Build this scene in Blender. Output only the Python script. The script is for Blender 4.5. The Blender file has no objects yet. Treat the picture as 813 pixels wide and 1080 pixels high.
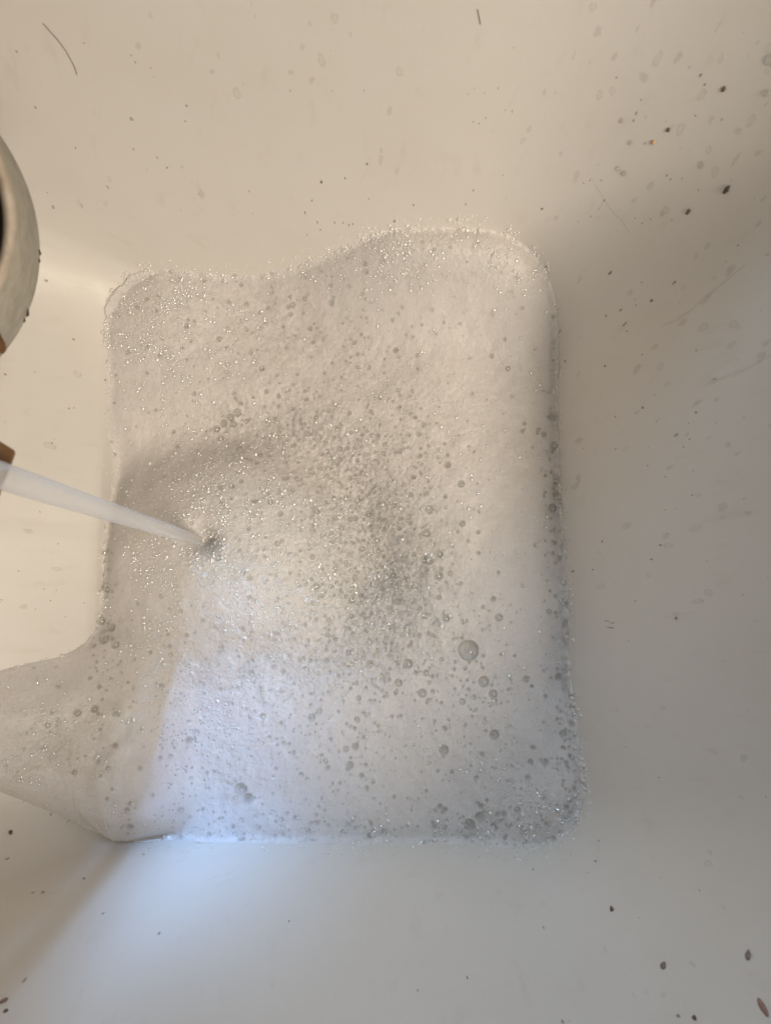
import bpy, bmesh, math, random
import numpy as np
from mathutils import Vector, Matrix
from mathutils.bvhtree import BVHTree
random.seed(7); rng = np.random.default_rng(11)
sc = bpy.context.scene
R = math.radians

# ------------------------------------------------------------------ camera
PW, PH, F = 813.0, 1080.0, 816.0          # photograph size, focal length in its pixels
H = 0.75                                   # camera height above the foam level (z = 0)
NAD = (420.0, 640.0)                       # pixel straight below the camera
cam_d = bpy.data.cameras.new('camera'); cam = bpy.data.objects.new('camera', cam_d)
sc.collection.objects.link(cam); sc.camera = cam
n_cam = Vector(((NAD[0]-PW/2), -(NAD[1]-PH/2), -F)).normalized()
q = n_cam.rotation_difference(Vector((0, 0, -1)))
RM = q.to_matrix()
cam.matrix_world = Matrix.Translation((0, 0, H)) @ RM.to_4x4()
cam_d.sensor_fit = 'VERTICAL'; cam_d.sensor_height = 36.0
cam_d.lens = 36.0*F/PH
cam_d.clip_start = 0.01; cam_d.clip_end = 50
cam_d.dof.use_dof = True; cam_d.dof.focus_distance = 0.74; cam_d.dof.aperture_fstop = cam_d.lens/2.6
RN = np.array(RM)

def ray(px, py):
    return (RM @ Vector(((px-PW/2)/F, -(py-PH/2)/F, -1.0))).normalized()
def at(px, py, z=0.0):
    d = ray(px, py); t = (z-H)/d.z
    return Vector((0, 0, H)) + d*t
def proj(x, y, z):                         # numpy arrays -> photo pixels
    p = np.stack([x, y, z-H], -1) @ RN     # R^T applied
    return PW/2 + F*p[..., 0]/(-p[..., 2]), PH/2 - F*p[..., 1]/(-p[..., 2])

# ------------------------------------------------------------------ world and lamps
w = bpy.data.worlds.new('World'); sc.world = w; w.use_nodes = True
bg = w.node_tree.nodes['Background']; bg.inputs[0].default_value = (1.0, 0.96, 0.92, 1); bg.inputs[1].default_value = 0.112
def area(name, loc, target, sx, sy, power, col, spread=180):
    l = bpy.data.lights.new(name, 'AREA'); l.shape = 'RECTANGLE'; l.size = sx; l.size_y = sy
    l.energy = power; l.color = col; l.spread = R(spread)
    o = bpy.data.objects.new(name, l); sc.collection.objects.link(o); o.location = loc
    o.rotation_euler = (Vector(target)-Vector(loc)).to_track_quat('-Z', 'Y').to_euler(); return o
area('ceiling_lamp', (0.94, -1.05, 1.8), (0.94, -1.05, 0), 0.42, 1.4, 61, (1.0, 0.845, 0.66))
area('added_glint_lamp', (0.72, 0.00, 1.9), (0, 0, 0), 0.03, 0.03, 2.2, (1.0, 0.90, 0.76))  # added small lamp without a known source, puts sparkle on the bubbles
area('window_light', (0.05, 1.38, 1.40), (-0.04, -0.24, 0.05), 0.09, 0.45, 0.80, (0.53, 0.74, 1.0), 46)
area('window_gap_light', (0.05, 1.38, 1.34), (-0.205, -0.19, 0.0), 0.12, 0.30, 0.22, (0.26, 0.52, 1.0), 9)
sc.view_settings.view_transform = 'Standard'; sc.view_settings.look = 'None'
sc.view_settings.exposure = -0.1; sc.view_settings.gamma = 1.0
sc.view_settings.use_curve_mapping = False
sc.cycles.use_denoising = True; sc.cycles.max_bounces = 8; sc.cycles.transparent_max_bounces = 40
sc.cycles.sample_clamp_indirect = 6; sc.cycles.caustics_reflective = False; sc.cycles.caustics_refractive = False
sc.cycles.use_adaptive_sampling = True; sc.cycles.adaptive_threshold = 0.005

# ------------------------------------------------------------------ helpers
COL = sc.collection
def tag(o, label=None, cat=None, group=None, kind=None):
    if label: o['label'] = label
    if cat: o['category'] = cat
    if group: o['group'] = group
    if kind: o['kind'] = kind
    return o
def mesh_obj(name, verts, faces, mat=None, parent=None, smooth=True):
    me = bpy.data.meshes.new(name)
    me.from_pydata([tuple(v) for v in verts], [], faces); me.update()
    if smooth: me.polygons.foreach_set('use_smooth', [True]*len(me.polygons))
    if mat: me.materials.append(mat)
    o = bpy.data.objects.new(name, me); COL.objects.link(o)
    if parent: o.parent = parent
    return o
def fast_mesh(name, co, quads, mat, parent=None):
    me = bpy.data.meshes.new(name)
    me.vertices.add(len(co)); me.vertices.foreach_set('co', np.ascontiguousarray(co, np.float32).ravel())
    nf, k = quads.shape
    me.loops.add(nf*k); me.loops.foreach_set('vertex_index', np.ascontiguousarray(quads, np.int32).ravel())
    me.polygons.add(nf); me.polygons.foreach_set('loop_start', np.arange(0, nf*k, k, dtype=np.int32))
    me.polygons.foreach_set('use_smooth', np.ones(nf, bool))
    me.update(calc_edges=True)
    me.materials.append(mat)
    o = bpy.data.objects.new(name, me); COL.objects.link(o)
    if parent: o.parent = parent
    return o
def sstep(a, b, x):
    t = np.clip((x-a)/(b-a), 0, 1); return t*t*(3-2*t)

class NT:
    def __init__(s, name):
        s.m = bpy.data.materials.new(name); s.m.use_nodes = True; s.t = s.m.node_tree
        s.bs = s.t.nodes['Principled BSDF']; s.out = s.t.nodes['Material Output']
    def n(s, typ, **kw):
        nd = s.t.nodes.new(typ)
        for k, v in kw.items():
            if k.startswith('i_'):
                key = k[2:]; nd.inputs[int(key) if key.isdigit() else key.replace('_', ' ')].default_value = v
            else: setattr(nd, k, v)
        return nd
    def l(s, a, b): s.t.links.new(a, b)
    def ramp(s, fac, stops, interp='LINEAR'):
        r = s.n('ShaderNodeValToRGB'); cr = r.color_ramp; cr.interpolation = interp
        while len(cr.elements) < len(stops): cr.elements.new(0.5)
        for e, (p, c) in zip(cr.elements, stops):
            e.position = p; e.color = (c, c, c, 1) if isinstance(c, (int, float)) else (*c, 1)
        s.l(fac, r.inputs[0]); return r.outputs[0]
    def mixc(s, fac, a, b, mode='MIX'):
        m = s.n('ShaderNodeMix', data_type='RGBA', blend_type=mode)
        for sock, v in ((m.inputs[0], fac), (m.inputs[6], a), (m.inputs[7], b)):
            if hasattr(v, 'is_linked'): s.l(v, sock)
            elif isinstance(v, (int, float)): sock.default_value = v
            else: sock.default_value = (*v, 1)
        return m.outputs[2]
    def math(s, op, a, b=0.0, c=None):
        m = s.n('ShaderNodeMath', operation=op)
        for i, v in enumerate((a, b) if c is None else (a, b, c)):
            if hasattr(v, 'is_linked'): s.l(v, m.inputs[i])
            else: m.inputs[i].default_value = v
        return m.outputs[0]

# ------------------------------------------------------------------ materials
def mat_sink():
    k = NT('worn_white_enamel'); bs = k.bs
    uv = k.n('ShaderNodeUVMap', uv_map='wall').outputs[0]
    tc = k.n('ShaderNodeTexCoord').outputs['Object']
    # broad greasy clouding
    n1 = k.n('ShaderNodeTexNoise', i_Scale=9.0, i_Detail=5.0, i_Roughness=0.6); k.l(tc, n1.inputs['Vector'])
    cloud = k.ramp(n1.outputs[0], [(0.42, 0.0), (0.72, 1.0)])
    col = k.mixc(k.math('MULTIPLY', cloud, 0.35), (0.765, 0.745, 0.71), (0.71, 0.675, 0.615))
    # run marks: stretched along the wall's fall line
    mp = k.n('ShaderNodeMapping'); mp.inputs['Scale'].default_value = (70, 16, 1); k.l(uv, mp.inputs[0])
    n2 = k.n('ShaderNodeTexNoise', i_Scale=1.0, i_Detail=4.0, i_Roughness=0.65); k.l(mp.outputs[0], n2.inputs['Vector'])
    col = k.mixc(k.math('MULTIPLY', k.ramp(n2.outputs[0], [(0.58, 0.0), (0.75, 1.0)]), 0.22), col, (0.55, 0.49, 0.40))
    # dried drops: soft rings and blots
    for sx, sy, sz, thr, amt, c in ((55, 28, .16, .62, .05, (0.55, 0.48, 0.38)), (110, 62, .15, .68, .05, (0.48, 0.40, 0.31))):
        mp = k.n('ShaderNodeMapping'); mp.inputs['Scale'].default_value = (sx, sy, 1); k.l(uv, mp.inputs[0])
        nz = k.n('ShaderNodeTexNoise', i_Scale=2.2, i_Detail=3.0); k.l(mp.outputs[0], nz.inputs['Vector'])
        wv = k.n('ShaderNodeVectorMath', operation='MULTIPLY_ADD'); k.l(nz.outputs['Color'], wv.inputs[0])
        wv.inputs[1].default_value = (.5, .5, 0); k.l(mp.outputs[0], wv.inputs[2])
        vo = k.n('ShaderNodeTexVoronoi', voronoi_dimensions='2D', i_Scale=1.0); k.l(wv.outputs[0], vo.inputs['Vector'])
        ring = k.ramp(vo.outputs['Distance'], [(0.0, 0.35), (sz*.6, 0.45), (sz*.85, 1.0), (sz*1.15, 0.0)])
        pick = k.n('ShaderNodeSeparateColor'); k.l(vo.outputs['Color'], pick.inputs[0])
        sel = k.math('GREATER_THAN', pick.outputs[0], thr)
        big = k.n('ShaderNodeTexNoise', i_Scale=5.0, i_Detail=2.0); k.l(tc, big.inputs['Vector'])
        area_ = k.ramp(big.outputs[0], [(0.40, 0.1), (0.62, 1.0)])
        f = k.math('MULTIPLY', k.math('MULTIPLY', ring, sel), k.math('MULTIPLY', area_, amt))
        col = k.mixc(f, col, c)
    k.l(col, bs.inputs['Base Color'])
    n3 = k.n('ShaderNodeTexNoise', i_Scale=60.0, i_Detail=4.0); k.l(tc, n3.inputs['Vector'])
    k.l(k.ramp(n3.outputs[0], [(0.3, 0.32), (0.7, 0.50)]), bs.inputs['Roughness'])
    bs.inputs['Specular IOR Level'].default_value = 0.5
    n4 = k.n('ShaderNodeTexNoise', i_Scale=260.0, i_Detail=3.0); k.l(tc, n4.inputs['Vector'])
    n5 = k.n('ShaderNodeTexNoise', i_Scale=22.0, i_Detail=2.0); k.l(tc, n5.inputs['Vector'])
    b = k.n('ShaderNodeBump', i_Strength=0.12, i_Distance=0.0006); k.l(n4.outputs[0], b.inputs['Height'])
    b2 = k.n('ShaderNodeBump', i_Strength=0.25, i_Distance=0.002); k.l(n5.outputs[0], b2.inputs['Height']); k.l(b.outputs[0], b2.inputs['Normal'])
    k.l(b2.outputs[0], bs.inputs['Normal'])
    return k.m
def mat_foam():
    k = NT('soap_foam'); bs = k.bs
    tc = k.n('ShaderNodeTexCoord').outputs['Object']
    wet_shade = k.n('ShaderNodeAttribute', attribute_name='wet_shade').outputs['Fac']
    gl = k.n('ShaderNodeAttribute', attribute_name='coarse').outputs['Fac']
    n0 = k.n('ShaderNodeTexNoise', i_Scale=420.0, i_Detail=3.0, i_Roughness=0.7); k.l(tc, n0.inputs['Vector'])
    grain = k.ramp(n0.outputs[0], [(0.35, 0.0), (0.65, 1.0)])
    col = k.mixc(grain, (0.675, 0.655, 0.642), (0.73, 0.71, 0.697))
    col = k.mixc(wet_shade, col, (0.27, 0.265, 0.24))
    k.l(col, bs.inputs['Base Color'])
    bs.inputs['Roughness'].default_value = 0.5
    bs.inputs['Specular IOR Level'].default_value = 0.4
    bs.inputs['Subsurface Weight'].default_value = 1.0
    bs.inputs['Subsurface Radius'].default_value = (0.005, 0.0048, 0.0046); bs.inputs['Subsurface Scale'].default_value = 1.0
    v = k.n('ShaderNodeTexVoronoi', feature='SMOOTH_F1', i_Scale=480.0, i_Smoothness=0.25); k.l(tc, v.inputs['Vector'])
    b = k.n('ShaderNodeBump', i_Strength=0.15, i_Distance=0.0008, invert=True); k.l(v.outputs['Distance'], b.inputs['Height'])
    k.l(b.outputs[0], bs.inputs['Normal'])
    v2 = k.n('ShaderNodeTexVoronoi', feature='SMOOTH_F1', i_Scale=300.0, i_Smoothness=0.15); k.l(tc, v2.inputs['Vector'])
    b2 = k.n('ShaderNodeBump', i_Strength=1.0, i_Distance=0.0018, invert=True); k.l(v2.outputs['Distance'], b2.inputs['Height'])
    k.l(b2.outputs[0], bs.inputs['Coat Normal'])
    k.l(k.ramp(gl, [(0.0, 0.04), (1.0, 0.25)]), bs.inputs['Coat Weight'])
    bs.inputs['Coat Roughness'].default_value = 0.12; bs.inputs['Coat IOR'].default_value = 1.6
    rm_ = k.n('ShaderNodeAttribute', attribute_name='rim').outputs['Fac']
    k.l(k.ramp(k.math('MULTIPLY', rm_, 0.5), [(0.50, 0.0), (0.78, 1.0)]), bs.inputs['Subsurface Weight'])
    return k.m
def mat_film(name='soap_film', tr=0.95, rough=0.07):
    k = NT(name); t = k.n('ShaderNodeBsdfTransparent'); t.inputs[0].default_value = (tr, tr, tr*0.985, 1)
    g = k.n('ShaderNodeBsdfGlossy'); g.inputs['Roughness'].default_value = rough
    fr = k.n('ShaderNodeLayerWeight', i_Blend=0.22)
    f = k.math('MULTIPLY_ADD', fr.outputs['Fresnel'], 0.38, 0.09)
    mx = k.n('ShaderNodeMixShader'); k.l(f, mx.inputs[0]); k.l(t.outputs[0], mx.inputs[1]); k.l(g.outputs[0], mx.inputs[2])
    k.l(mx.outputs[0], k.out.inputs[0]); return k.m
def mat_bead():
    k = NT('tiny_bubble'); bs = k.bs
    bs.inputs['Base Color'].default_value = (0.76, 0.745, 0.72, 1); bs.inputs['Roughness'].default_value = 0.10
    bs.inputs['IOR'].default_value = 1.6; bs.inputs['Specular IOR Level'].default_value = 0.8
    t = k.n('ShaderNodeBsdfTransparent'); mx = k.n('ShaderNodeMixShader'); mx.inputs[0].default_value = 0.92
    k.l(t.outputs[0], mx.inputs[1]); k.l(bs.outputs[0], mx.inputs[2]); k.l(mx.outputs[0], k.out.inputs[0])
    return k.m
def mat_water():
    k = NT('running_water'); bs = k.bs
    bs.inputs['Base Color'].default_value = (0.86, 0.88, 0.92, 1); bs.inputs['Roughness'].default_value = 0.22
    bs.inputs['IOR'].default_value = 1.33; bs.inputs['Transmission Weight'].default_value = 0.2
    tc = k.n('ShaderNodeTexCoord').outputs['Object']
    mp = k.n('ShaderNodeMapping'); mp.inputs['Scale'].default_value = (1, 1, .06); k.l(tc, mp.inputs[0])
    n = k.n('ShaderNodeTexNoise', i_Scale=420.0, i_Detail=2.0); k.l(mp.outputs[0], n.inputs['Vector'])
    b = k.n('ShaderNodeBump', i_Strength=0.08, i_Distance=0.001); k.l(n.outputs[0], b.inputs['Height']); k.l(b.outputs[0], bs.inputs['Normal'])
    t = k.n('ShaderNodeBsdfTransparent'); mx = k.n('ShaderNodeMixShader'); mx.inputs[0].default_value = 0.52
    k.l(t.outputs[0], mx.inputs[1]); k.l(bs.outputs[0], mx.inputs[2]); k.l(mx.outputs[0], k.out.inputs[0])
    return k.m
def mat_plain(name, c1, c2, rough=0.5, scale=60, bump=0.2, metal=0.0):
    k = NT(name); bs = k.bs
    tc = k.n('ShaderNodeTexCoord').outputs['Object']
    n = k.n('ShaderNodeTexNoise', i_Scale=float(scale), i_Detail=5.0, i_Roughness=0.65); k.l(tc, n.inputs['Vector'])
    k.l(k.mixc(k.ramp(n.outputs[0], [(0.35, 0.0), (0.65, 1.0)]), c1, c2), bs.inputs['Base Color'])
    bs.inputs['Roughness'].default_value = rough; bs.inputs['Metallic'].default_value = metal
    b = k.n('ShaderNodeBump', i_Strength=bump, i_Distance=0.001); k.l(n.outputs[0], b.inputs['Height']); k.l(b.outputs[0], bs.inputs['Normal'])
    return k.m
def mat_wood():
    k = NT('brown_wood'); bs = k.bs
    tc = k.n('ShaderNodeTexCoord').outputs['Object']
    mp = k.n('ShaderNodeMapping'); mp.inputs['Scale'].default_value = (18, 160, 160); k.l(tc, mp.inputs[0])
    n = k.n('ShaderNodeTexNoise', i_Scale=1.0, i_Detail=5.0); k.l(mp.outputs[0], n.inputs['Vector'])
    k.l(k.mixc(k.ramp(n.outputs[0], [(0.3, 0.0), (0.7, 1.0)]), (0.12, 0.055, 0.022), (0.27, 0.14, 0.06)), bs.inputs['Base Color'])
    bs.inputs['Roughness'].default_value = 0.55
    b = k.n('ShaderNodeBump', i_Strength=0.4, i_Distance=0.001); k.l(n.outputs[0], b.inputs['Height']); k.l(b.outputs[0], bs.inputs['Normal'])
    return k.m
def mat_stain(name, c, top):
    k = NT(name)
    a = k.n('ShaderNodeAttribute', attribute_name='ink').outputs['Fac']
    tc = k.n('ShaderNodeTexCoord').outputs['Object']
    n = k.n('ShaderNodeTexNoise', i_Scale=900.0, i_Detail=3.0); k.l(tc, n.inputs['Vector'])
    f = k.math('MULTIPLY', k.math('MULTIPLY', a, top), k.ramp(n.outputs[0], [(0.3, 0.45), (0.6, 1.0)]))
    k.bs.inputs['Base Color'].default_value = (*c, 1); k.bs.inputs['Roughness'].default_value = 0.5
    t = k.n('ShaderNodeBsdfTransparent'); mx = k.n('ShaderNodeMixShader')
    k.l(f, mx.inputs[0]); k.l(t.outputs[0], mx.inputs[1]); k.l(k.bs.outputs[0], mx.inputs[2]); k.l(mx.outputs[0], k.out.inputs[0])
    return k.m
def mat_glint():
    k = NT('glinting_bubble'); k.bs.inputs['Base Color'].default_value = (0.95, 0.95, 0.94, 1); k.bs.inputs['Roughness'].default_value = 0.5
    g = k.n('ShaderNodeBsdfGlossy'); g.inputs['Roughness'].default_value = 0.12
    mx = k.n('ShaderNodeMixShader'); mx.inputs[0].default_value = 0.45
    k.l(k.bs.outputs[0], mx.inputs[1]); k.l(g.outputs[0], mx.inputs[2]); k.l(mx.outputs[0], k.out.inputs[0]); return k.m
M_GLINT = mat_glint()
M_BEAD = mat_bead()
M_SINK, M_FOAM, M_FILM, M_WATER, M_WOOD = mat_sink(), mat_foam(), mat_film(), mat_water(), mat_wood()
M_POT = mat_plain('aged_pot_glaze', (0.40, 0.37, 0.30), (0.52, 0.485, 0.40), 0.65, 110, 0.9)
M_RIM = mat_plain('stained_pot_rim', (0.40, 0.33, 0.25), (0.55, 0.48, 0.40), 0.55, 80, 0.2)
M_BLACK = mat_plain('dark_contents', (0.006, 0.006, 0.006), (0.03, 0.018, 0.012), 0.4, 120, 0.8)
M_CHIP = mat_plain('dark_chip', (0.03, 0.025, 0.02), (0.10, 0.075, 0.055), 0.7, 300, 0.6)
M_CRUMB = mat_plain('dark_crumb', (0.05, 0.034, 0.025), (0.12, 0.085, 0.065), 0.5, 500, 0.5)
M_DULL = mat_plain('brown_crumb', (0.11, 0.075, 0.055), (0.22, 0.155, 0.12), 0.6, 500, 0.5)
M_GREYCRUMB = mat_plain('grey_brown_crumb', (0.20, 0.165, 0.145), (0.32, 0.265, 0.23), 0.6, 500, 0.5)
M_RED = mat_plain('reddish_scrap', (0.27, 0.16, 0.13), (0.40, 0.26, 0.21), 0.6, 400, 0.4)
M_ORANGE = mat_plain('orange_scrap', (0.58, 0.34, 0.17), (0.64, 0.43, 0.26), 0.5, 400, 0.3)
M_BLOCKER = mat_plain('blocker_plain', (0.55, 0.52, 0.47), (0.6, 0.57, 0.52), 0.8, 30, 0.2)  # matt finish of the added unseen blocker
M_CHROME = mat_plain('chrome', (0.75, 0.75, 0.76), (0.7, 0.7, 0.7), 0.12, 40, 0.0, 1.0)
M_TAN = mat_stain('tan_dried_drop', (0.43, 0.35, 0.24), 0.15)
M_FAINT = mat_stain('faint_run_mark', (0.46, 0.39, 0.29), 0.10)
M_HAIR = mat_plain('brown_hair', (0.16, 0.11, 0.08), (0.22, 0.16, 0.12), 0.5, 200, 0.0)
M_GREY = mat_stain('grey_dried_drop', (0.40, 0.34, 0.26), 0.12)
M_SPECK = mat_stain('dark_dried_speck', (0.12, 0.085, 0.06), 0.65)
M_BROWN = mat_stain('brown_dried_speck', (0.27, 0.18, 0.12), 0.5)

# ------------------------------------------------------------------ sink
def v2(px, py): p = at(px, py, 0); return np.array((p.x, p.y))
TL, TR, BR, BL = v2(122, 300), v2(578, 292), v2(611, 889), v2(97, 884)
def left_run(z):                     # how far the left side has run outwards at height z: a gentle sloping shelf
    if z < 0.012: return 0.25*z
    if z < 0.115: return 0.003 + 1.45*(z-0.012)
    return 0.003 + 1.45*0.103 + 0.12*(z-0.115)
def section(z):
    kz = max(z, -0.2)
    L = left_run(z) if z > 0 else 0.12*z
    r, t, b = 0.32*kz, 0.17*kz, 0.12*kz
    P = [TL+(-L, t), TR+(r, t), BR+(r, -b), BL+(-L, -b)]
    g = max(z, 0)
    rad = [0.055+0.38*g, 0.095+0.26*g, 0.048+0.32*g, 0.050+0.40*g]
    pts = []
    NS, NA = 34, 14
    for i in range(4):
        A, B, C = P[i-1], P[i], P[(i+1) % 4]
        u = (A-B)/np.linalg.norm(A-B); v = (C-B)/np.linalg.norm(C-B)
        h = math.acos(np.clip(u@v, -1, 1))/2
        tl = rad[i]/math.tan(h); c = B+(u+v)/np.linalg.norm(u+v)*rad[i]/math.sin(h)
        s, e = B+u*tl-c, B+v*tl-c
        a0, a1 = math.atan2(s[1], s[0]), math.atan2(e[1], e[0])
        while a1 > a0: a1 -= 2*math.pi
        for j in range(NA+1):
            a = a0+(a1-a0)*j/NA; pts.append(c+rad[i]*np.array((math.cos(a), math.sin(a))))
        A2, B2 = pts[-1], None
        Pn = P[(i+1) % 4]; D = P[(i+2) % 4]
        un = (B-Pn)/np.linalg.norm(B-Pn); vn = (D-Pn)/np.linalg.norm(D-Pn)
        hn = math.acos(np.clip(un@vn, -1, 1))/2
        B2 = Pn+un*rad[(i+1) % 4]/math.tan(hn)
        for j in range(1, NS): pts.append(A2+(B2-A2)*j/NS)
    return np.array(pts)
ZT = 0.36
zs = [-0.14]*5+[-0.135, -0.12, -0.09, -0.05] + list(np.linspace(-0.02, 0.13, 34)) + list(np.linspace(0.14, ZT, 26))
ins = [0.0]*len(zs)
rings = []
for i, z in enumerate(zs):
    s = section(z)
    if i < 5: s = s.mean(0)+(s-s.mean(0))*(0.02, 0.4, 0.7, 0.88, 0.95)[i]
    rings.append(np.column_stack([s, np.full(len(s), z)]))
# the rolled rim and the outer skin
cen = rings[-1].mean(0)
for off, z in ((0.006, ZT+0.006), (0.02, ZT+0.009), (0.05, ZT+0.007), (0.062, ZT), (0.064, ZT-0.03), (0.055, ZT-0.03), (0.05, -0.1), (0.02, -0.16)):
    s = rings[len(zs)-1][:, :2]; d = s-cen[:2]; d /= np.linalg.norm(d, axis=1)[:, None]
    rings.append(np.column_stack([s+d*off, np.full(len(s), z)]))
V = np.concatenate(rings); nr, nc = len(rings), len(rings[0])
# made-up shallow dip in the shelf, its edge imitating the pot's soft shadow
cx, cy = proj(V[:, 0], V[:, 1], V[:, 2])
arc = np.array([(-60, 60), (0, 107), (45, 143), (75, 178), (98, 215), (110, 262), (112, 300), (108, 340)])
def poly_x(y): return np.interp(y, arc[:, 1], arc[:, 0])
inside = sstep(7, -7, cx-poly_x(cy))*sstep(345, 270, cy)*sstep(0.004, 0.02, V[:, 2])*(V[:, 2] < 0.3)
V[:, 2] -= 0.0045*inside*(V[:, 0] < 0)
fa = [(i*nc+j, i*nc+(j+1) % nc, (i+1)*nc+(j+1) % nc, (i+1)*nc+j) for i in range(nr-1) for j in range(nc)]
fa.append(tuple(range(nc))[::-1]); fa.append(tuple((nr-1)*nc+j for j in range(nc)))
sink = mesh_obj('sink', V, fa, M_SINK)
tag(sink, 'white sink with sloping stained walls around the soap foam', 'sink')
uvl = sink.data.uv_layers.new(name='wall')
peri = np.concatenate([[0], np.cumsum(np.linalg.norm(np.diff(rings[30][:, :2], axis=0), axis=1))])
run = np.concatenate([[0], np.cumsum([np.abs(rings[i+1]-rings[i]).max(0)[2]+0.5*np.abs(rings[i+1]-rings[i])[:, :2].max() for i in range(nr-1)])])
uvs = np.zeros((len(sink.data.loops), 2), np.float32)
li = np.zeros(len(sink.data.loops), np.int32); sink.data.loops.foreach_get('vertex_index', li)
uvs[:, 0] = peri[li % nc]; uvs[:, 1] = run[li//nc]
uvl.data.foreach_set('uv', uvs.ravel())
bm = bmesh.new(); bm.from_mesh(sink.data); bmesh.ops.recalc_face_normals(bm, faces=bm.faces); bm.to_mesh(sink.data); bm.free()
WALL = BVHTree.FromPolygons([tuple(v) for v in V], fa)
def on_wall(px, py):
    d = ray(px, py); hit, nor, idx, dist = WALL.ray_cast(Vector((0, 0, H)), d)
    if nor.dot(d) > 0: nor = -nor
    return hit, nor

# unseen blocker added behind the sink to keep the daylight off the left shelf
def block(name, lo, hi, mat):
    vs = [(x, y, z) for x in (lo[0], hi[0]) for y in (lo[1], hi[1]) for z in (lo[2], hi[2])]
    return mesh_obj(name, vs, [(0, 1, 3, 2), (4, 6, 7, 5), (0, 4, 5, 1), (2, 3, 7, 6), (0, 2, 6, 4), (1, 5, 7, 3)], mat, None, False)
tag(block('light_blocker', (-1.2, 0.56, 0.30), (-0.094, 0.70, 2.0), M_BLOCKER), kind='structure')

# ------------------------------------------------------------------ foam
G = 0.0008
xs = np.arange(-0.46, 0.24, G); ys = np.arange(-0.30, 0.44, G)
X, Y = np.meshgrid(xs, ys); ny, nx = X.shape
# wall height below every column of the grid (coarse lookup, then bilinear)
cg = 0.004
cxs = np.arange(-0.465, 0.25, cg); cys = np.arange(-0.305, 0.45, cg)
ZWc = np.full((len(cys), len(cxs)), 0.5)
for i, yy in enumerate(cys):
    for j, xx in enumerate(cxs):
        h = WALL.ray_cast(Vector((xx, yy, 0.355)), Vector((0, 0, -1)))[0]
        if h is not None: ZWc[i, j] = h.z
def bil(A, x, y):
    fx = (x-cxs[0])/cg; fy = (y-cys[0])/cg
    i = np.clip(fy.astype(int), 0, A.shape[0]-2); j = np.clip(fx.astype(int), 0, A.shape[1]-2)
    u, v = fx-j, fy-i
    return (A[i, j]*(1-u)+A[i, j+1]*u)*(1-v)+(A[i+1, j]*(1-u)+A[i+1, j+1]*u)*v
ZW = bil(ZWc, X, Y)

def lattice(x, y, scale, seed):      # smooth value noise
    r = np.random.default_rng(seed).random((256, 256))
    fx, fy = x*scale+100, y*scale+100
    i, j = np.floor(fy).astype(int), np.floor(fx).astype(int)
    u, v = fx-j, fy-i; u, v = u*u*(3-2*u), v*v*(3-2*v)
    g = lambda a, b: r[a % 256, b % 256]
    return (g(i, j)*(1-u)+g(i, j+1)*u)*(1-v)+(g(i+1, j)*(1-u)+g(i+1, j+1)*u)*v
def fbm(x, y, s, seed, o=3): return sum(lattice(x, y, s*2**k, seed+k)*0.5**k for k in range(o))/sum(0.5**k for k in range(o))

PX, PY = proj(X, Y, np.full_like(X, 0.012))
def blob(px, py, sx, sy, ang=0.0, x=None, y=None):
    x = PX if x is None else x; y = PY if y is None else y
    c, s = math.cos(R(ang)), math.sin(R(ang))
    a = (x-px)*c+(y-py)*s; b = -(x-px)*s+(y-py)*c
    return np.exp(-0.5*((a/sx)**2+(b/sy)**2))
Z = np.zeros_like(X)
RD = np.hypot((PX-232)/118, (PY-588)/104)
Z += 0.042*np.exp(-RD**2.7) - 0.016*np.exp(-0.5*((RD-1.32)/0.22)**2)*sstep(700, 600, PY)                       # swollen dome round the falling water
Z += 0.010*blob(505, 330, 90, 70, 25)                   # swell at top right
Z += 0.070*blob(437, 285, 78, 32, 4)                    # foam carried up the back wall
Z += 0.034*blob(540, 306, 40, 28, 40)
Z += 0.020*blob(165, 320, 50, 40, -40)                  # and up the top left corner
Z += 0.010*blob(500, 560, 55, 180, -3)                  # creamy shoulder along the right
Z += 0.006*blob(230, 740, 60, 60)
Z += 0.010*blob(585, 850, 30, 40, 30)
Z -= 0.009*blob(380, 560, 55, 90, -20)                  # trough of coarse bubbles
Z -= 0.006*blob(290, 350, 60, 55)
Z -= 0.007*blob(240, 455, 60, 16, -25)
Z -= 0.005*blob(310, 690, 80, 22, -6)
Z -= 0.007*sstep(552, 585, PX-(PY-440)*0.06)*sstep(300, 370, PY)*sstep(820, 700, PY)  # falls away to the right wall
Z -= 0.006*sstep(140, 112, PX+(PY-500)*0.1)*sstep(440, 500, PY)*sstep(640, 590, PY)
Z += 0.012*(fbm(X, Y, 75, 13)-0.5)*sstep(0.022, 0.0, np.abs(Z-ZW))
Z += 0.006*(fbm(X, Y, 16, 3)-0.5)+0.003*(fbm(X, Y, 60, 9)-0.5)
# foam heaped on the sloping shelf at the lower left
HX, HY = proj(X, Y, np.maximum(ZW, 0)+0.02)
wob = 10*(fbm(X, Y, 30, 21)-0.5)
top = 640+(110-HX)*0.30+wob; bot = 850+np.clip(HX, -80, 115)*0.40-np.clip(HX-115, 0, 99)*0.1+wob
m = sstep(-10, 125, HY-top)**0.85*np.sqrt(1-(1-np.clip((bot-HY)/62, 0, 1))**2)
m *= sstep(250, 110, HX)
xl = BL[0]+(TL[0]-BL[0])*np.clip((Y-BL[1])/(TL[1]-BL[1]), 0, 1)
dd_ = xl-X-0.003; dd_ = 0.012*np.logaddexp(0, dd_/0.012)
ZS = np.minimum(0.004+dd_/1.45, 0.09)
base = ZS
heap = np.where(m > 0.0001, base*sstep(-0.20, -0.27, X)+0.032*m+0.014*(fbm(X, Y, 26, 33)-0.5)*m-0.001-0.020*(1-sstep(0, 0.38, m)), -1)
heap = np.where(HX < 250, heap, -1)
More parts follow.
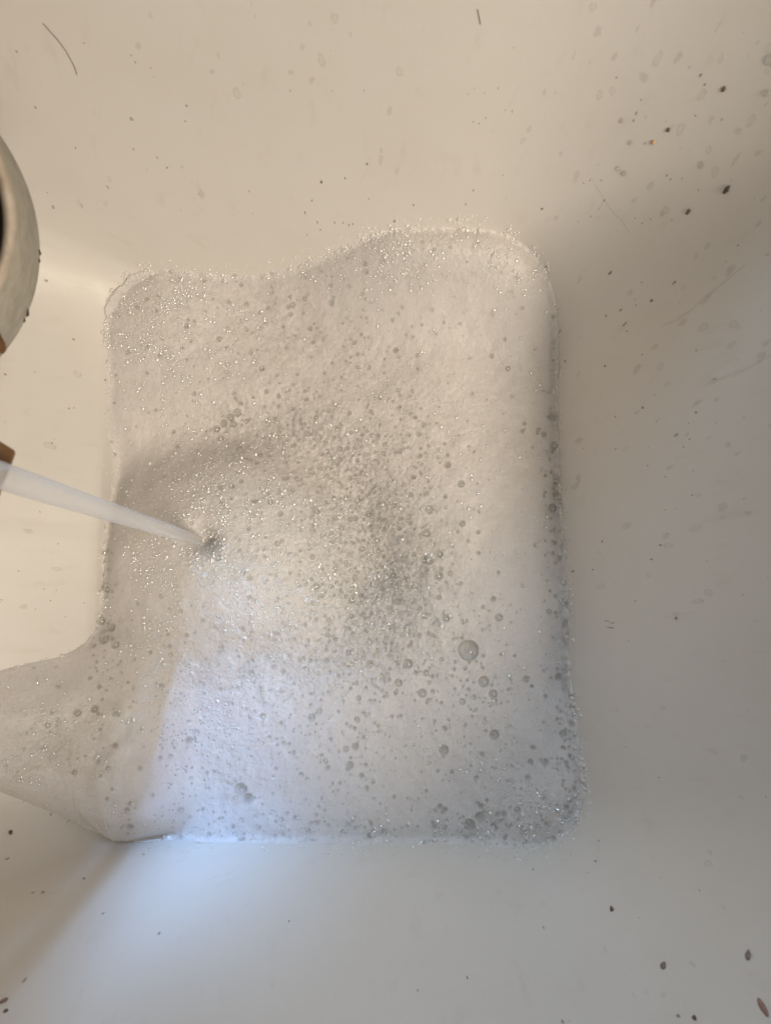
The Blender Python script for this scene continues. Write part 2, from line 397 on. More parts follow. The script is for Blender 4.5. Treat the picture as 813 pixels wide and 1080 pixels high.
Z = 0.005*np.logaddexp(Z/0.005, np.maximum(heap, -0.05)/0.005)
def blur(A, n):
    for ax in (0, 1):
        c = np.cumsum(np.concatenate([np.zeros_like(A.take([0], ax)), A], ax), ax)
        hi = np.clip(np.arange(A.shape[ax])+n+1, 0, A.shape[ax]); lo = np.clip(np.arange(A.shape[ax])-n, 0, A.shape[ax])
        sh = (-1, 1) if ax == 0 else (1, -1)
        A = (c.take(hi, ax)-c.take(lo, ax))/(hi-lo).reshape(sh)
    return A
MW = blur(blur((Z < ZW).astype(float), 5), 4)          # 0 out in the pool, 0.5 where foam and wall meet
Z += sstep(-0.305, -0.28, X)*(0.0065*np.clip(MW, 0, 0.6)**1.5/0.465)*(0.6+0.9*fbm(X, Y, 90, 17))   # foam creeps up the wall a little
MW = blur(blur((Z < ZW).astype(float), 4), 4)
PX, PY = proj(X, Y, Z)
# plunge hole
hole = blob(212, 569, 11, 9)
Z -= 0.022*hole
# -- where the foam is coarse / sparkling / creamy
coarse = (0.9*blob(250, 560, 80, 75)+0.75*blob(175, 330, 48, 55, -45)+0.8*blob(440, 270, 120, 28, 6)+0.35*blob(200, 745, 60, 50)
          + 0.5*blob(40, 790, 50, 40)+0.55*blob(400, 600, 60, 80)+0.5*blob(560, 860, 50, 35)+0.4*blob(430, 420, 80, 60)+0.45*blob(340, 700, 90, 25))
coarse = np.clip(coarse*(0.55+0.9*fbm(X, Y, 45, 51)), 0, 1)
zone = (1.0*blob(385, 545, 42, 75, -25)+0.8*blob(400, 630, 50, 45)+0.55*blob(310, 350, 60, 50)+0.8*blob(240, 440, 16, 9, -35)
        + 0.6*blob(285, 455, 45, 16)+0.5*blob(330, 490, 60, 30, 30)+0.4*blob(320, 690, 70, 20, -6))
zone = np.clip(zone*(0.5+fbm(X, Y, 70, 61)), 0, 1)
wet_shade = 0.30*zone*sstep(0.35, 0.65, fbm(X, Y, 190, 71, 2))+0.10*zone
wet_shade += 0.5*blob(219, 562, 7, 6)  # shade of the plunge hole, painted into the foam colour
# -- fine bubble grain: jittered cells, one little dome each
def cells(size, seed, amp_fn):
    r = np.random.default_rng(seed); jx, jy, jr = r.random((3, 512, 512))
    fx, fy = (X+1)/size, (Y+1)/size
    ci, cj = np.floor(fy).astype(int), np.floor(fx).astype(int)
    best = np.zeros_like(X)
    for di in (-1, 0, 1):
        for dj in (-1, 0, 1):
            a, b = (ci+di) % 512, (cj+dj) % 512
            dx = fx-(cj+dj+jx[a, b]); dy = fy-(ci+di+jy[a, b]); rad = 0.35+0.4*jr[a, b]
            best = np.maximum(best, np.sqrt(np.clip(rad*rad-dx*dx-dy*dy, 0, None)))
    return best*size
Z += cells(0.0024, 5, None)*(0.10+0.22*coarse)
Z += cells(0.0046, 6, None)*(0.02+0.22*np.clip(0.6*coarse+0.9*zone, 0, 1.2))

# -- larger clear bubbles: (px, py, radius in px)
named = [(494, 686, 10.5), (510, 719, 5.5), (520, 732, 4.5), (521, 775, 5), (445, 731, 4.5), (468, 791, 5), (582, 536, 4.6), (584, 439, 4.6),
         (584, 470, 4), (588, 506, 3.6), (573, 458, 3.4), (591, 529, 3), (453, 537, 4.5), (449, 562, 4.5), (486, 510, 4), (487, 552, 3.5), (463, 584, 4),
         (453, 592, 4), (462, 607, 5), (447, 590, 4), (250, 435, 4.5), (243, 440, 4), (236, 446, 4), (246, 447, 3.5), (228, 452, 3.5), (232, 462, 3.5),
         (254, 832, 6), (262, 842, 5), (506, 862, 5), (495, 870, 5.5), (526, 651, 4), (390, 700, 4), (430, 700, 5), (470, 652, 4), (420, 720, 4),
         (110, 674, 5), (118, 662, 4), (107, 655, 4), (122, 680, 4), (104, 640, 4)]
cand = []
dens = [(385, 545, 45, 80, 900), (400, 630, 50, 50, 520), (320, 690, 90, 25, 260), (310, 350, 60, 55, 170), (300, 470, 60, 25, 200), (450, 430, 90, 90, 110),
        (400, 790, 130, 70, 420), (520, 760, 30, 70, 80), (585, 560, 8, 130, 150), (600, 760, 10, 70, 120), (380, 872, 150, 8, 170), (560, 870, 45, 18, 130),
        (250, 800, 70, 60, 120), (200, 340, 60, 60, 90), (110, 660, 8, 50, 60), (113, 560, 5, 60, 50), (470, 290, 70, 30, 90), (60, 780, 60, 40, 60), (240, 600, 60, 60, 120)]
for (a, b, sx, sy, n) in dens:
    for _ in range(n):
        r0 = min(1.25*math.exp(random.gauss(0.12, 0.40)), 3.8)
        cand.append((random.gauss(a, sx), random.gauss(b, sy), r0))
kept = list(named); cellmap = {}
def near(x, y, r):
    for i in (-1, 0, 1):
        for j in (-1, 0, 1):
            for (a, b, c) in cellmap.get((int(x//12)+i, int(y//12)+j), ()):
                if (a-x)**2+(b-y)**2 < (0.85*(r+c))**2: return True
    return False
for t in named: cellmap.setdefault((int(t[0]//12), int(t[1]//12)), []).append(t)
for t in cand:
    if not near(*t): kept.append(t); cellmap.setdefault((int(t[0]//12), int(t[1]//12)), []).append(t)
PXg, PYg = proj(X, Y, Z)
BUB = []
for (px, py, r) in kept:
    p = at(px, py, 0.006)
    for _ in range(3):
        j = int(round((p.x-xs[0])/G)); i = int(round((p.y-ys[0])/G))
        if not (3 < i < ny-4 and 3 < j < nx-4): break
        p = at(px, py, float(Z[i, j]))
    else:
        if Z[i, j] < ZW[i, j]-0.0005: continue
        rm = r*(H-p.z)/F
        n = int(rm/G)+2
        i0, i1, j0, j1 = max(i-n, 0), min(i+n+1, ny), max(j-n, 0), min(j+n+1, nx)
        dd = np.sqrt((X[i0:i1, j0:j1]-p.x)**2+(Y[i0:i1, j0:j1]-p.y)**2)/rm
        pit = np.sqrt(np.clip(1-dd*dd, 0, 1))
        zc = float(Z[i, j])
        Z[i0:i1, j0:j1] -= pit*rm*0.5
        wet_shade[i0:i1, j0:j1] = np.maximum(wet_shade[i0:i1, j0:j1], sstep(1.0, 0.45, dd)*(0.34 if r > 3 else 0.26)*random.uniform(0.3, 1.0))
        BUB.append((p.x, p.y, zc, rm))
wet_shade = np.clip(wet_shade*0.66, 0, 1)
# trim the sheet where it has sunk well under the wall
keepv = Z > ZW-0.007
# sheet must stay inside the frame of the sink
fk = keepv[:-1, :-1] | keepv[1:, :-1] | keepv[:-1, 1:] | keepv[1:, 1:]
Z = np.maximum(Z, np.minimum(ZW, 0.3)-0.012)
idx = np.arange(ny*nx).reshape(ny, nx)
quads = np.stack([idx[:-1, :-1][fk], idx[:-1, 1:][fk], idx[1:, 1:][fk], idx[1:, :-1][fk]], 1)
used = np.unique(quads); remap = np.full(ny*nx, -1, np.int64); remap[used] = np.arange(len(used))
co = np.stack([X.ravel(), Y.ravel(), Z.ravel()], 1)[used]
foam = fast_mesh('foam', co, remap[quads], M_FOAM)
tag(foam, 'white soap foam floating in the sink and heaped on its left shelf', 'foam')
edge_ = np.clip(1.75-3.1*MW, 0, 1.6)
for nm, arr in (('wet_shade', wet_shade), ('coarse', coarse), ('rim', edge_)):
    at_ = foam.data.attributes.new(nm, 'FLOAT', 'POINT'); at_.data.foreach_set('value', arr.ravel()[used].astype(np.float32))

# tiny bubbles without a pit of their own: in the sparkling zones and strung along the foam's edge
r_ = np.random.default_rng(77); tiny = []
ci, cj = np.nonzero((coarse > 0.30) & (Z > ZW+0.001))
pk = r_.choice(len(ci), 6500, p=(coarse[ci, cj]**1.5)/np.sum(coarse[ci, cj]**1.5))
for a in pk:
    i, j = ci[a], cj[a]; tiny.append((X[i, j], Y[i, j], Z[i, j], r_.uniform(0.0006, 0.0013)))
PXn, PYn = proj(X, Y, Z)
edge = (MW > 0.06) & (MW < 0.86) & (PXn > -5) & (PXn < 640) & (PYn > 200) & (PYn < 930)
ci, cj = np.nonzero(edge)
dens_e = 0.35+1.0*np.exp(-0.5*(((PXn-150)/60)**2+((PYn-320)/70)**2))+0.9*np.exp(-0.5*(((PXn-450)/110)**2+((PYn-255)/30)**2))+1.0*np.exp(-0.5*(((PXn-590)/45)**2+((PYn-850)/70)**2))+0.5*np.exp(-0.5*(((PXn-585)/25)**2+((PYn-550)/120)**2))
dens_e = np.where(X < -0.292, 0.22, dens_e)
wgt = dens_e[ci, cj]*np.exp(-0.5*((MW[ci, cj]-0.50)/(0.16+0.10*dens_e[ci, cj]))**2)*(0.15+sstep(0.4, 0.55, fbm(X, Y, 120, 91)[ci, cj])); wgt /= wgt.sum()
for a in r_.choice(len(ci), 2400, p=wgt):
    i, j = ci[a], cj[a]
    tiny.append((X[i, j], Y[i, j], max(ZW[i, j], Z[i, j]), min(0.0008*math.exp(abs(r_.normal(0, 0.5))), 0.0026)))
glint = []
spark = np.clip(1.3*blob(255, 595, 75, 60)+0.9*blob(165, 325, 45, 60, -45)+0.7*blob(440, 262, 120, 26, 6)+0.35*blob(200, 750, 45, 60)+0.5*blob(20, 800, 45, 40)+0.4*blob(570, 865, 60, 30)+0.5*blob(400, 880, 160, 8)+0.25*blob(400, 600, 70, 90)+0.05, 0, 1)
spark = spark*sstep(0.38, 0.62, fbm(X, Y, 60, 93))
ci, cj = np.nonzero((spark > 0.02) & (Z > ZW))
for a in r_.choice(len(ci), 4600, p=spark[ci, cj]/spark[ci, cj].sum()):
    i, j = ci[a], cj[a]; glint.append((X[i, j]+r_.uniform(-.0004, .0004), Y[i, j]+r_.uniform(-.0004, .0004), Z[i, j], min(0.00085*math.exp(abs(r_.normal(0, 0.45))), 0.0024)))
# bubble domes
def dome(nu, nv, cut=0.95):
    vs = [(0, 0, 1)]
    for i in range(1, nv+1):
        a = (math.pi/2*1.15)*i/nv
        vs += [(math.sin(a)*math.cos(2*math.pi*j/nu), math.sin(a)*math.sin(2*math.pi*j/nu), math.cos(a)) for j in range(nu)]
    fs = [(0, 1+j, 1+(j+1) % nu) for j in range(nu)]
    for i in range(nv-1):
        fs += [(1+i*nu+j, 1+(i+1)*nu+j, 1+(i+1)*nu+(j+1) % nu, 1+i*nu+(j+1) % nu) for j in range(nu)]
    return np.array(vs), fs
BUB.sort(key=lambda b: -b[3])
dv, df = dome(20, 7)
dm = None
for (x, y, z, r) in BUB[:300]:
    if dm is None:
        o = mesh_obj('bubble', dv, df, M_FILM, foam); dm = o.data
    else:
        o = bpy.data.objects.new('bubble', dm); COL.objects.link(o); o.parent = foam
    o.location = (x, y, z-0.25*r); o.scale = (r*1.02, r*1.02, r*random.uniform(0.75, 1.0))
dv, df = dome(10, 4)
tri = [f if len(f) == 3 else None for f in df]
ft = np.array([f for f in df if len(f) == 3]); fq = np.array([f for f in df if len(f) == 4])
ft4 = np.vstack([np.array([(a, b, c) for a, b, c in ft]), fq[:, [0, 1, 2]], fq[:, [0, 2, 3]]])
cap = np.array([(math.sin(a)*math.cos(6.2832*j/9), math.sin(a)*math.sin(6.2832*j/9), math.cos(a)-math.cos(1.0)) if a else (0, 0, 1-math.cos(1.0)) for a, j in [(0, 0)]+[(k*1.0/3, j) for k in (1, 2, 3) for j in range(9)]])
cf = np.array([(0, 1+j, 1+(j+1) % 9) for j in range(9)]+[t for k in (0, 1) for j in range(9) for t in ((1+k*9+j, 10+k*9+j, 10+k*9+(j+1) % 9), (1+k*9+j, 10+k*9+(j+1) % 9, 1+k*9+(j+1) % 9))])
for nm, lst, mt in (('small_bubbles', BUB[300:], M_FILM), ('tiny_bubbles', tiny, M_BEAD), ('glinting_bubbles', glint, M_GLINT)):
    B = np.array([tuple(map(float, t)) for t in lst])
    shp, fcs, dz = (dv, ft4, -0.25) if nm == 'small_bubbles' else (cap, cf, 0.0)
    vv = (shp[None]*B[:, None, 3:4]*1.02+B[:, None, :3]+np.array([0, 0, dz])*B[:, None, 3:4]).reshape(-1, 3)
    ff = (fcs[None]+(np.arange(len(B))*len(shp))[:, None, None]).reshape(-1, 3)
    sb = fast_mesh(nm, vv, ff, mt, foam); sb['kind'] = 'stuff'
print('BUBBLES', len(BUB), 'foam verts', len(co))

# ------------------------------------------------------------------ falling water
def tube(path, radii, n=20):
    vs, fs = [], []
    path = [Vector(p) for p in path]
    for i, p in enumerate(path):
        t = (path[min(i+1, len(path)-1)]-path[max(i-1, 0)]).normalized()
        a = t.orthogonal().normalized() if i == 0 else (a - t*a.dot(t)).normalized()
        b = t.cross(a)
        vs += [p+(a*math.cos(2*math.pi*j/n)+b*math.sin(2*math.pi*j/n))*radii[i] for j in range(n)]
    for i in range(len(path)-1):
        fs += [(i*n+j, i*n+(j+1) % n, (i+1)*n+(j+1) % n, (i+1)*n+j) for j in range(n)]
    fs += [tuple(range(n))[::-1], tuple((len(path)-1)*n+j for j in range(n))]
    return vs, fs
wp = at(211, 571, 0.008)
zz = np.linspace(-0.012, 0.475, 40)
vs, fs = tube([(wp.x, wp.y, z) for z in zz], [0.0056+0.0017*(z/0.475)+0.0001*math.sin(z*60) for z in zz], 24)
st = mesh_obj('water_stream', vs, fs, M_WATER)
tag(st, 'smooth clear stream of tap water falling into the foam', 'water stream')

# ------------------------------------------------------------------ pot, wood
def lathe(profile, n=56):
    vs, fs = [], []
    for r, z in profile: vs += [(r*math.cos(2*math.pi*j/n), r*math.sin(2*math.pi*j/n), z) for j in range(n)]
    for i in range(len(profile)-1):
        fs += [(i*n+j, i*n+(j+1) % n, (i+1)*n+(j+1) % n, (i+1)*n+j) for j in range(n)]
    return vs, fs
pb, pt = at(-177, 243, 0.3740), at(-176, 201, 0.445)
pot = bpy.data.objects.new('pot', None); COL.objects.link(pot)
ax = (pt-pb); hgt = ax.length
pot.matrix_world = Matrix.Translation(pb) @ ax.to_track_quat('Z', 'Y').to_matrix().to_4x4()
tag(pot, 'off white round pot with dark inside at the left edge, on the wooden board', 'pot')
r0 = 0.0960; r1 = 0.0690
body = [(0.001, 0), (r0*.86, 0), (r0*.96, .005), (r0*.995, .013), (r0, .020), (r0*.985, .030), (r0*.985+(r1+.004-r0*.985)*.5, hgt*.64), (r1+.0045, hgt*.95), (r1+.003, hgt-.003)]
mesh_obj('body', *lathe(body, 96), M_POT, pot)
mesh_obj('rim', *lathe([(r1+.0034, hgt-.0032), (r1+.003, hgt), (r1+.001, hgt+.002), (r1-.0008, hgt+.0022), (r1-.0020, hgt+.001), (r1-.0026, hgt-.002), (r1-.0028, hgt-.008)], 96), M_RIM, pot)
mesh_obj('inside', *lathe([(r1-.0030, hgt-.003), (r1-.0065, hgt-.03), (r1-.017, hgt-.05), (0.001, hgt-.052)], 96), M_BLACK, pot)
def lump(rx, ry, rz, seed, sub=2, rough=0.22):
    bm = bmesh.new(); bmesh.ops.create_icosphere(bm, subdivisions=sub, radius=1.0)
    r = random.Random(seed); ph = [r.uniform(0, 6) for _ in range(6)]
    for v in bm.verts:
        c = v.co; k = 1+rough*(math.sin(3*c.x+ph[0])*math.sin(2.5*c.y+ph[1])+0.6*math.sin(6*c.y+ph[2])*math.sin(5*c.z+ph[3]))
        v.co = Vector((c.x*rx*k, c.y*ry*k, c.z*rz*k))
    me = bpy.data.meshes.new('lump'); bm.to_mesh(me); bm.free()
    me.polygons.foreach_set('use_smooth', [True]*len(me.polygons)); return me
inv = pot.matrix_world.inverted()
def pot_hit(px, py):                  # where the pixel's line of sight meets the pot body
    d = inv.to_3x3() @ ray(px, py); o = inv @ Vector((0, 0, H))
    bvh = BVHTree.FromPolygons([Vector(v) for v in lathe(body)[0]], lathe(body)[1])
    h = bvh.ray_cast(o, d); return h[0], h[1]
for (px, py, ln, wd, sd) in ((36, 266, .0066, .0018, 1), (36, 275, .004, .0014, 5), (20.5, 330, .0062, .0028, 2), (21, 338, .004, .002, 6)):
    h = None
    for dx in range(0, 40):
        h, nrm = pot_hit(px+9-dx*0.7, py)
        if h is not None: break
    if h is None: print('chip miss', px, py); continue
    me = lump(wd, ln, 0.0009, sd, 2, 0.35); me.materials.append(M_CHIP)
    me.transform(Matrix.Scale(0.65, 4)); o = bpy.data.objects.new('chip', me); COL.objects.link(o); o.parent = pot
    up = Vector((0, 0, 1)); yv = (up-nrm*up.dot(nrm)).normalized(); xv = yv.cross(nrm)
    o.matrix_local = Matrix.Translation(h) @ Matrix((xv, yv, nrm)).transposed().to_4x4()
# wooden block at the left edge
def prism(name, pts_px, z0, z1, mat):
    lo = [Vector((*at(a, b, z1).xy, z0)) for a, b in pts_px]; top_ = [Vector((p.x, p.y, z1)) for p in lo]
    n = len(lo); fs = [tuple(range(n, 2*n)), tuple(range(n))[::-1]]+[(i, (i+1) % n, n+(i+1) % n, n+i) for i in range(n)]
    o = mesh_obj(name, lo+top_, fs, mat, None, False)
    bm = bmesh.new(); bm.from_mesh(o.data); bmesh.ops.recalc_face_normals(bm, faces=bm.faces)
    bmesh.ops.bevel(bm, geom=bm.edges[:]+bm.verts[:], offset=0.0008, segments=2, affect='EDGES'); bm.to_mesh(o.data); bm.free()
    return o
wd = prism('wooden_board', [(4, 361.5), (3, 370), (-16, 374), (-20, 453), (-3, 464), (14, 474.5), (10, 486), (0, 510), (-4, 524), (-720, 640), (-720, -320), (-60, -320), (-60, 250)], 0.3692, 0.3735, M_WOOD)
tag(wd, 'brown wooden board laid over the sink edge under the pot, crossed by the falling water', 'wooden board')

# ------------------------------------------------------------------ crumbs, hair, droplets
def frame_at(px, py, ang=None):
    h, n = on_wall(px, py)
    dx, dy = px-NAD[0], py-NAD[1]; L = math.hypot(dx, dy)
    if ang is not None: dx, dy, L = math.cos(R(ang)), -math.sin(R(ang)), 1.0
    h2, _ = on_wall(px+dx/L*3, py+dy/L*3)
    y = h2-h; y = (y-n*y.dot(n)).normalized(); x = y.cross(n)
    s = (h-Vector((0, 0, H))).length/F
    return h, n, Matrix((x, y, n)).transposed().to_4x4(), s, (h2-h).length/3
def crumb(name, px, py, ln, wd, mat, label, cat, ang=None, seed=0, tail=0.0):
    h, n, M, s, sl = frame_at(px, py, ang)
    hx, hy = ln/2*sl*0.82, wd/2*s*0.78
    me = lump(hy, hx, min(hx, hy)*0.7, seed, 3, 0.18)
    if tail:
        for v in me.vertices:
            t = max(v.co.y/hx, 0); v.co.x *= 1-0.8*t*tail; v.co.z *= 1-0.7*t*tail; v.co.y *= 1+0.35*t*tail
    me.materials.append(mat)
    o = bpy.data.objects.new(name, me); COL.objects.link(o)
    o.matrix_world = Matrix.Translation(h+n*min(hx, hy)*0.35) @ M
    return tag(o, label, cat)
crumb('seed', 766, 200, 12, 5.5, M_CRUMB, 'dark pointed seed stuck on the upper right wall, largest dark crumb', 'seed', None, 3, 1.0)
crumb('crumb', 704.6, 137, 6.5, 4, M_DULL, 'small dark oval crumb just right of the orange scrap', 'crumb', None, 4)
crumb('crumb', 763, 94, 8.5, 4.2, M_DULL, 'dark oval crumb high on the right wall, well above the pointed seed', 'crumb', None, 5)
crumb('crumb', 725.5, 223.5, 8.5, 4.4, M_DULL, 'two-lobed dark brown crumb below and left of the pointed seed', 'crumb', None, 6)
crumb('orange_scrap', 689, 150, 6, 5, M_ORANGE, 'tiny orange food scrap on the upper right wall', 'food scrap', None, 7)
crumb('crumb', 645, 959, 6.5, 4, M_DULL, 'small dark crumb on the front wall below the lower right foam corner', 'crumb', 110, 8)
crumb('crumb', 699.5, 1019, 8, 6.5, M_GREYCRUMB, 'round brown grey crumb low on the right of the front wall', 'crumb', 100, 9)
crumb('crumb', 789, 1008, 12, 6, M_GREYCRUMB, 'long grey brown crumb in the lower right corner, above the reddish strip', 'crumb', 100, 10)
crumb('peel_strip', 804.5, 1063, 25, 6, M_RED, 'long reddish peel strip at the bottom right edge', 'peel strip', 123, 11)
crumb('peel_strip', 4, 1056, 13, 5, M_RED, 'short reddish peel strip at the bottom left edge', 'peel strip', 35, 12)
crumb('crumb', 6.5, 1066.5, 6, 4, M_DULL, 'dark crumb just below the reddish strip at bottom left', 'crumb', 40, 13)
crumb('crumb', 11.5, 878, 5.5, 4.5, M_DULL, 'dark crumb in the shade below the foam heap at far left', 'crumb', None, 14)
crumb('crumb', 732, 1074, 6.5, 4.5, M_DULL, 'dark crumb at the bottom edge, right of centre', 'crumb', 130, 15)
# hairs
def hair(pts, rad, label):
    P = []
    for a, b in pts:
        h, n = on_wall(a, b); P.append(h+n*0.0007)
    vs, fs = tube(P, [rad]*len(P), 6); o = mesh_obj('hair', vs, fs, M_HAIR); return tag(o, label, 'hair')
hair([(46, 24), (54, 33), (62, 42), (70, 53), (76, 64), (80, 72), (81.5, 78)], 0.00022, 'thin curved dark hair on the top left wall')
hair([(503.5, 9), (505, 16), (506.5, 25)], 0.0002, 'short straight dark hair on the wall at the top')
M_DROP = mat_film('water_drop', 0.97, 0.03)
DR = ((811, 63, 13, 8, 'largest clear water droplet, at the right edge near the top corner'),
      (807, 98, 8, 5, 'small clear droplet at the right edge, just below the largest droplet'),
      (739, 174, 8, 4, 'long clear droplet up and left of the pointed seed'),
      (651, 178, 5, 4, 'upper droplet of the close pair left of the orange scrap'),
      (657.5, 183, 6, 5, 'lower droplet of the close pair left of the orange scrap'),
      (664, 150, 5, 3.5, 'clear droplet level with the orange scrap, on its left'),
      (655, 127, 6, 3.5, 'clear droplet up and left of the orange scrap'))
for i, (a, b, ln, wd, lab) in enumerate(DR):
    h, n, M, s, sl = frame_at(a, b)
    me = lump(wd/2*s, ln/2*sl, wd/2*s*0.45, 40+i, 3, 0.08); me.materials.append(M_DROP)
    o = bpy.data.objects.new('water_droplet', me); COL.objects.link(o); o.matrix_world = Matrix.Translation(h+n*0.0003) @ M
    tag(o, lab, 'droplet', 'clear droplets on the upper right wall')

# ------------------------------------------------------------------ stains and specks that belong to the sink's surface
def patch(px, py, ln, wd, mat, ring, ang=None, seed=0, name='stain'):
    r = random.Random(seed*7+int(px*3+py)); N = 16
    c, n, M, s, sl = frame_at(px, py, ang)
    dx, dy = px-NAD[0], py-NAD[1]; L = math.hypot(dx, dy)
    if ang is not None: dx, dy, L = math.cos(R(ang)), -math.sin(R(ang)), 1.0
    dx, dy = dx/L, dy/L
    ph = [r.uniform(0, 6.28) for _ in range(3)]
    levels = ((0.5, .45), (0.82, 1.0), (1.0, 0.0)) if ring else ((0.45, 1.0), (0.75, .8), (1.0, 0.0))
    h, n = on_wall(px, py); vs = [h+n*0.0004]; ink = [0.4 if ring else 1.0]
    for f, a in levels:
        for j in range(N):
            t = 2*math.pi*j/N; k_ = f*(1+0.16*math.sin(2*t+ph[0])+0.10*math.sin(3*t+ph[1])+0.08*math.sin(5*t+ph[2]))
            u, v = math.cos(t)*ln/2*k_, math.sin(t)*wd/2*k_
            h, n = on_wall(px+dx*u-dy*v, py+dy*u+dx*v)
            if h is None: return
            vs.append(h+n*0.0004); ink.append(a)
    nl = len(levels)
    fs = [(0, 1+j, 1+(j+1) % N) for j in range(N)]
    for i in range(nl-1):
        fs += [(1+i*N+j, 1+(i+1)*N+j, 1+(i+1)*N+(j+1) % N, 1+i*N+(j+1) % N) for j in range(N)]
    o = mesh_obj(name, vs, fs, mat, sink)
    a_ = o.data.attributes.new('ink', 'FLOAT', 'POINT'); a_.data.foreach_set('value', ink)
dark = [(743, 89, 5, 2.5), (738.7, 79, 8, 2.5), (687, 317, 7, 4), (711, 298, 7, 3.5), (654.5, 327, 5.5, 3), (639, 333, 4, 2.5), (638, 386, 4.5, 3),
        (590.5, 349, 6, 2), (596, 381, 4, 2.5), (677, 374, 3, 2), (677.7, 430, 4.5, 3.5), (635, 571, 3.4, 3.4), (604, 602.5, 4.5, 3), (696.5, 575, 5, 3), (687, 590, 4, 3),
        (572, 220, 3, 2.5), (575.5, 281.5, 4.5, 3), (683, 491, 3, 2), (713, 652, 5.5, 4.5), (628, 908.6, 5, 3), (715, 1072, 7, 5), (593, 1078, 6, 4),
        (416, 233, 4.5, 3), (436, 216, 3.5, 2.5), (482, 231, 5, 2), (491, 215, 3, 2.5), (484, 242, 3.5, 2), (571, 220, 3, 2.5), (339, 191.5, 6, 3.5), (387, 172.5, 4, 3.5),
        (364, 187.6, 3.5, 2.5), (329, 211, 3, 2), (322, 224, 6, 1.5), (114, 197, 7, 1.6), (338, 242, 3, 2), (353, 234.5, 3, 2.5), (368, 237, 3.5, 2), (372, 236, 3, 2),
        (54, 859, 4, 3), (89, 927, 5, 3), (305, 972, 4, 2.5), (492.6, 1031.6, 5, 3), (440.5, 1045, 4, 2.5), (562, 917.5, 3.5, 2.5), (643.5, 287.6, 9, 3.5), (644, 662, 14, 1.6),
        (640, 655, 8, 1.5), (646, 657, 8, 1.5), (734, 435, 4.5, 3), (111, 401, 3.5, 2.5), (703, 185, 5, 2), (707, 189, 4, 2), (622, 190, 2.5, 2), (634, 190, 3, 2), (637, 211, 6, 1.6), (623, 228, 2.6, 2.4)]
brown = [(680, 151, 4.5, 3), (658.6, 342, 9, 3), (139, 125, 7, 4), (141, 157, 4, 2), (166, 166, 4, 2), (176.5, 176.5, 4, 2.5), (197, 111, 5, 3), (56.5, 218, 6, 3.5), (18, 54, 5, 2.5),
         (38, 113, 6, 2.5), (49, 296, 6, 4), (6, 395, 5, 3), (78, 358, 5, 3), (73, 431, 4, 2.5), (45.6, 941.5, 7, 3.5), (35, 942, 5, 3), (8, 906, 7, 3), (109, 964, 5, 3), (505, 130, 3, 2),
         (499, 128, 2.5, 2), (512, 124, 3, 2), (540, 117, 4, 2), (525.5, 92.5, 3, 2), (676, 105, 5, 2), (671, 119, 8, 2.5), (668, 127, 6, 2.5), (761, 126, 5, 3), (713, 459, 7, 4.5), (573, 979, 5, 2.5), (168, 985, 7, 3), (26.5, 1034, 9, 4)]
tan = [(762, 535, 14, 9, 0), (742, 345, 11, 8, 1), (774, 342, 10, 8, 1), (696.5, 387, 10, 5, 1), (747, 625, 9, 8, 1), (784.5, 799, 10, 8, 0), (421, 75, 11, 7, 1), (679, 81, 12, 10, 0), (630, 33, 16, 7, 0),
       (625, 7, 11, 7, 1), (740, 100, 13, 7, 1), (717.5, 136, 17, 7, 1), (754, 181, 13, 7, 1), (701, 222.5, 11, 8, 1), (307, 75.6, 7, 6, 0), (329, 84, 8, 6, 0), (353, 19, 13, 7, 1), (339, 63, 15, 7, 1), (250, 98, 12, 8, 1),
       (146, 48, 9, 6, 0), (53, 470, 13, 7, 1), (689, 1, 14, 6, 0), (776, 168, 20, 4, 0), (770, 285, 18, 6, 0), (745, 315, 22, 4, 0), (720, 340, 12, 6, 0), (693, 62, 17, 8, 1), (715, 60, 15, 7, 0), (760, 62, 12, 5, 1),
       (792, 127, 14, 8, 1), (778, 138, 10, 8, 0), (800, 236, 13, 4, 0), (805, 210, 9, 4, 0), (734, 270, 7, 5, 1), (574, 97, 7, 4, 0), (605, 58, 10, 3, 1), (632, 100, 10, 7, 1), (672, 30, 9, 3, 0), (757, 28, 14, 3, 1),
       (82, 395, 9, 6, 1), (30, 560, 10, 6, 0), (60, 600, 10, 5, 1), (25, 640, 9, 6, 0), (75, 520, 9, 5, 0), (610, 504, 8, 7, 0), (735, 425, 12, 5, 0), (752, 402, 12, 5, 1), (803, 375, 14, 7, 0), (808, 362, 12, 5, 0)]
for i, (a, b, l_, w_) in enumerate(dark): patch(a, b, l_*0.8, w_*0.8, M_SPECK, False, None, i, 'speck')
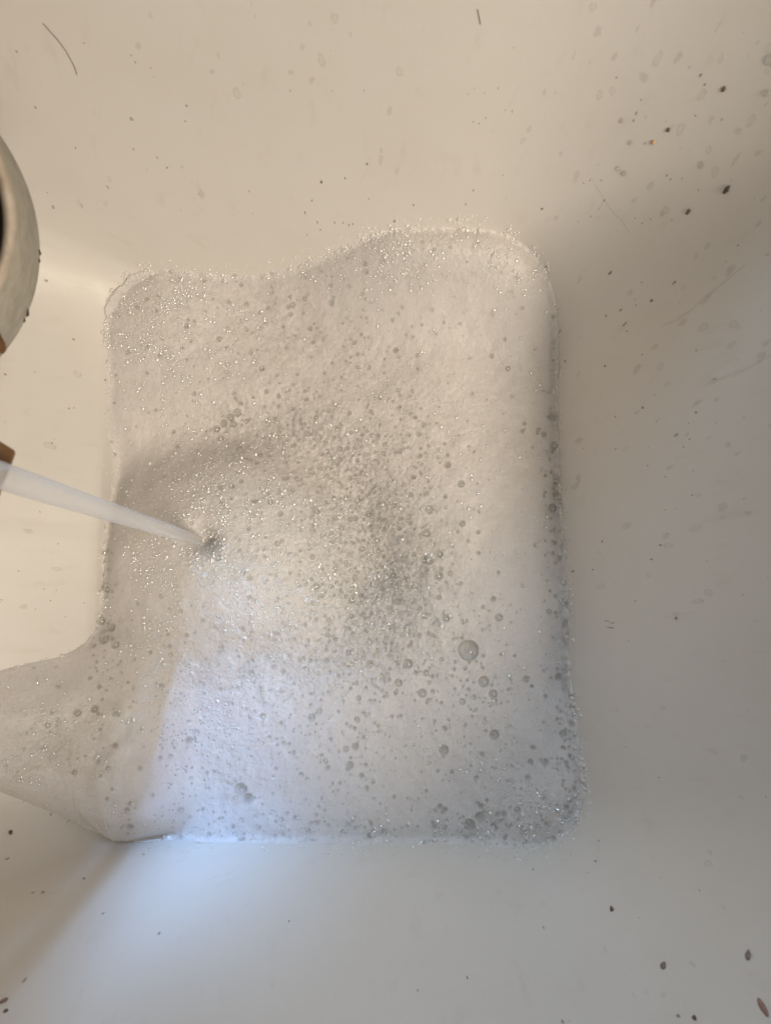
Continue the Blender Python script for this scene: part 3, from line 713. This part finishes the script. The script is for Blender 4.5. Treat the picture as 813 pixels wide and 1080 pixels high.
for i, (a, b, l_, w_) in enumerate(brown): patch(a, b, l_*0.85, w_*0.85, M_BROWN, False, None, 100+i, 'speck')
for i, (a, b, l_, w_, rg) in enumerate(tan): patch(a, b, l_*1.1, w_*1.1, M_TAN, bool(rg), None, 200+i, 'stain')
def scatter(n, box, kind, seed):
    r = random.Random(seed)
    for i in range(n):
        a, b = r.uniform(box[0], box[2]), r.uniform(box[1], box[3])
        if 118 < a < 605 and 250 < b < 885 or (a < 170 and 660 < b < 880) or (a < 45 and 120 < b < 370): continue
        if kind == 'speck':
            s = r.uniform(1.0, 2.0); patch(a, b, s*r.uniform(1, 1.8), s, r.choice((M_BROWN, M_BROWN, M_BROWN, M_BROWN, M_SPECK)), False, None, seed+i, 'speck')
        else:
            s = r.uniform(3, 7); patch(a, b, s*r.uniform(1.2, 2.4), s, r.choice((M_TAN, M_GREY)), r.random() < .5, None, seed+i, 'stain')
scatter(60, (600, 20, 813, 640), 'stain', 900); scatter(60, (590, 60, 813, 640), 'speck', 901)
scatter(25, (0, 0, 600, 250), 'stain', 902); scatter(35, (0, 40, 560, 260), 'speck', 903)
scatter(25, (0, 380, 115, 690), 'speck', 904); scatter(16, (620, 640, 813, 1080), 'stain', 905); scatter(14, (600, 640, 813, 1080), 'speck', 906)
# long dirty run on the right wall and the fine crack in the corner
def line_patch(pts, wid, mat, name, seed):
    for i in range(len(pts)-1):
        (a, b), (c, d) = pts[i], pts[i+1]
        ang = math.degrees(math.atan2(-(d-b), c-a))
        patch((a+c)/2, (b+d)/2, math.hypot(c-a, d-b)*1.35, wid*(0.8+0.5*((i*37+seed) % 5)/5), mat, False, ang, seed+i, name)
line_patch([(786, 280), (772, 290), (760, 301), (744, 313), (728, 328), (712, 338), (698, 344)], 4, M_FAINT, 'stain', 1000)
line_patch([(812, 375), (800, 382), (786, 390), (770, 396), (752, 402)], 4, M_FAINT, 'stain', 1010)
line_patch([(621, 184), (630, 198), (638, 212), (647, 224), (656, 233), (664, 246)], 1.8, M_GREY, 'scratch', 1020)
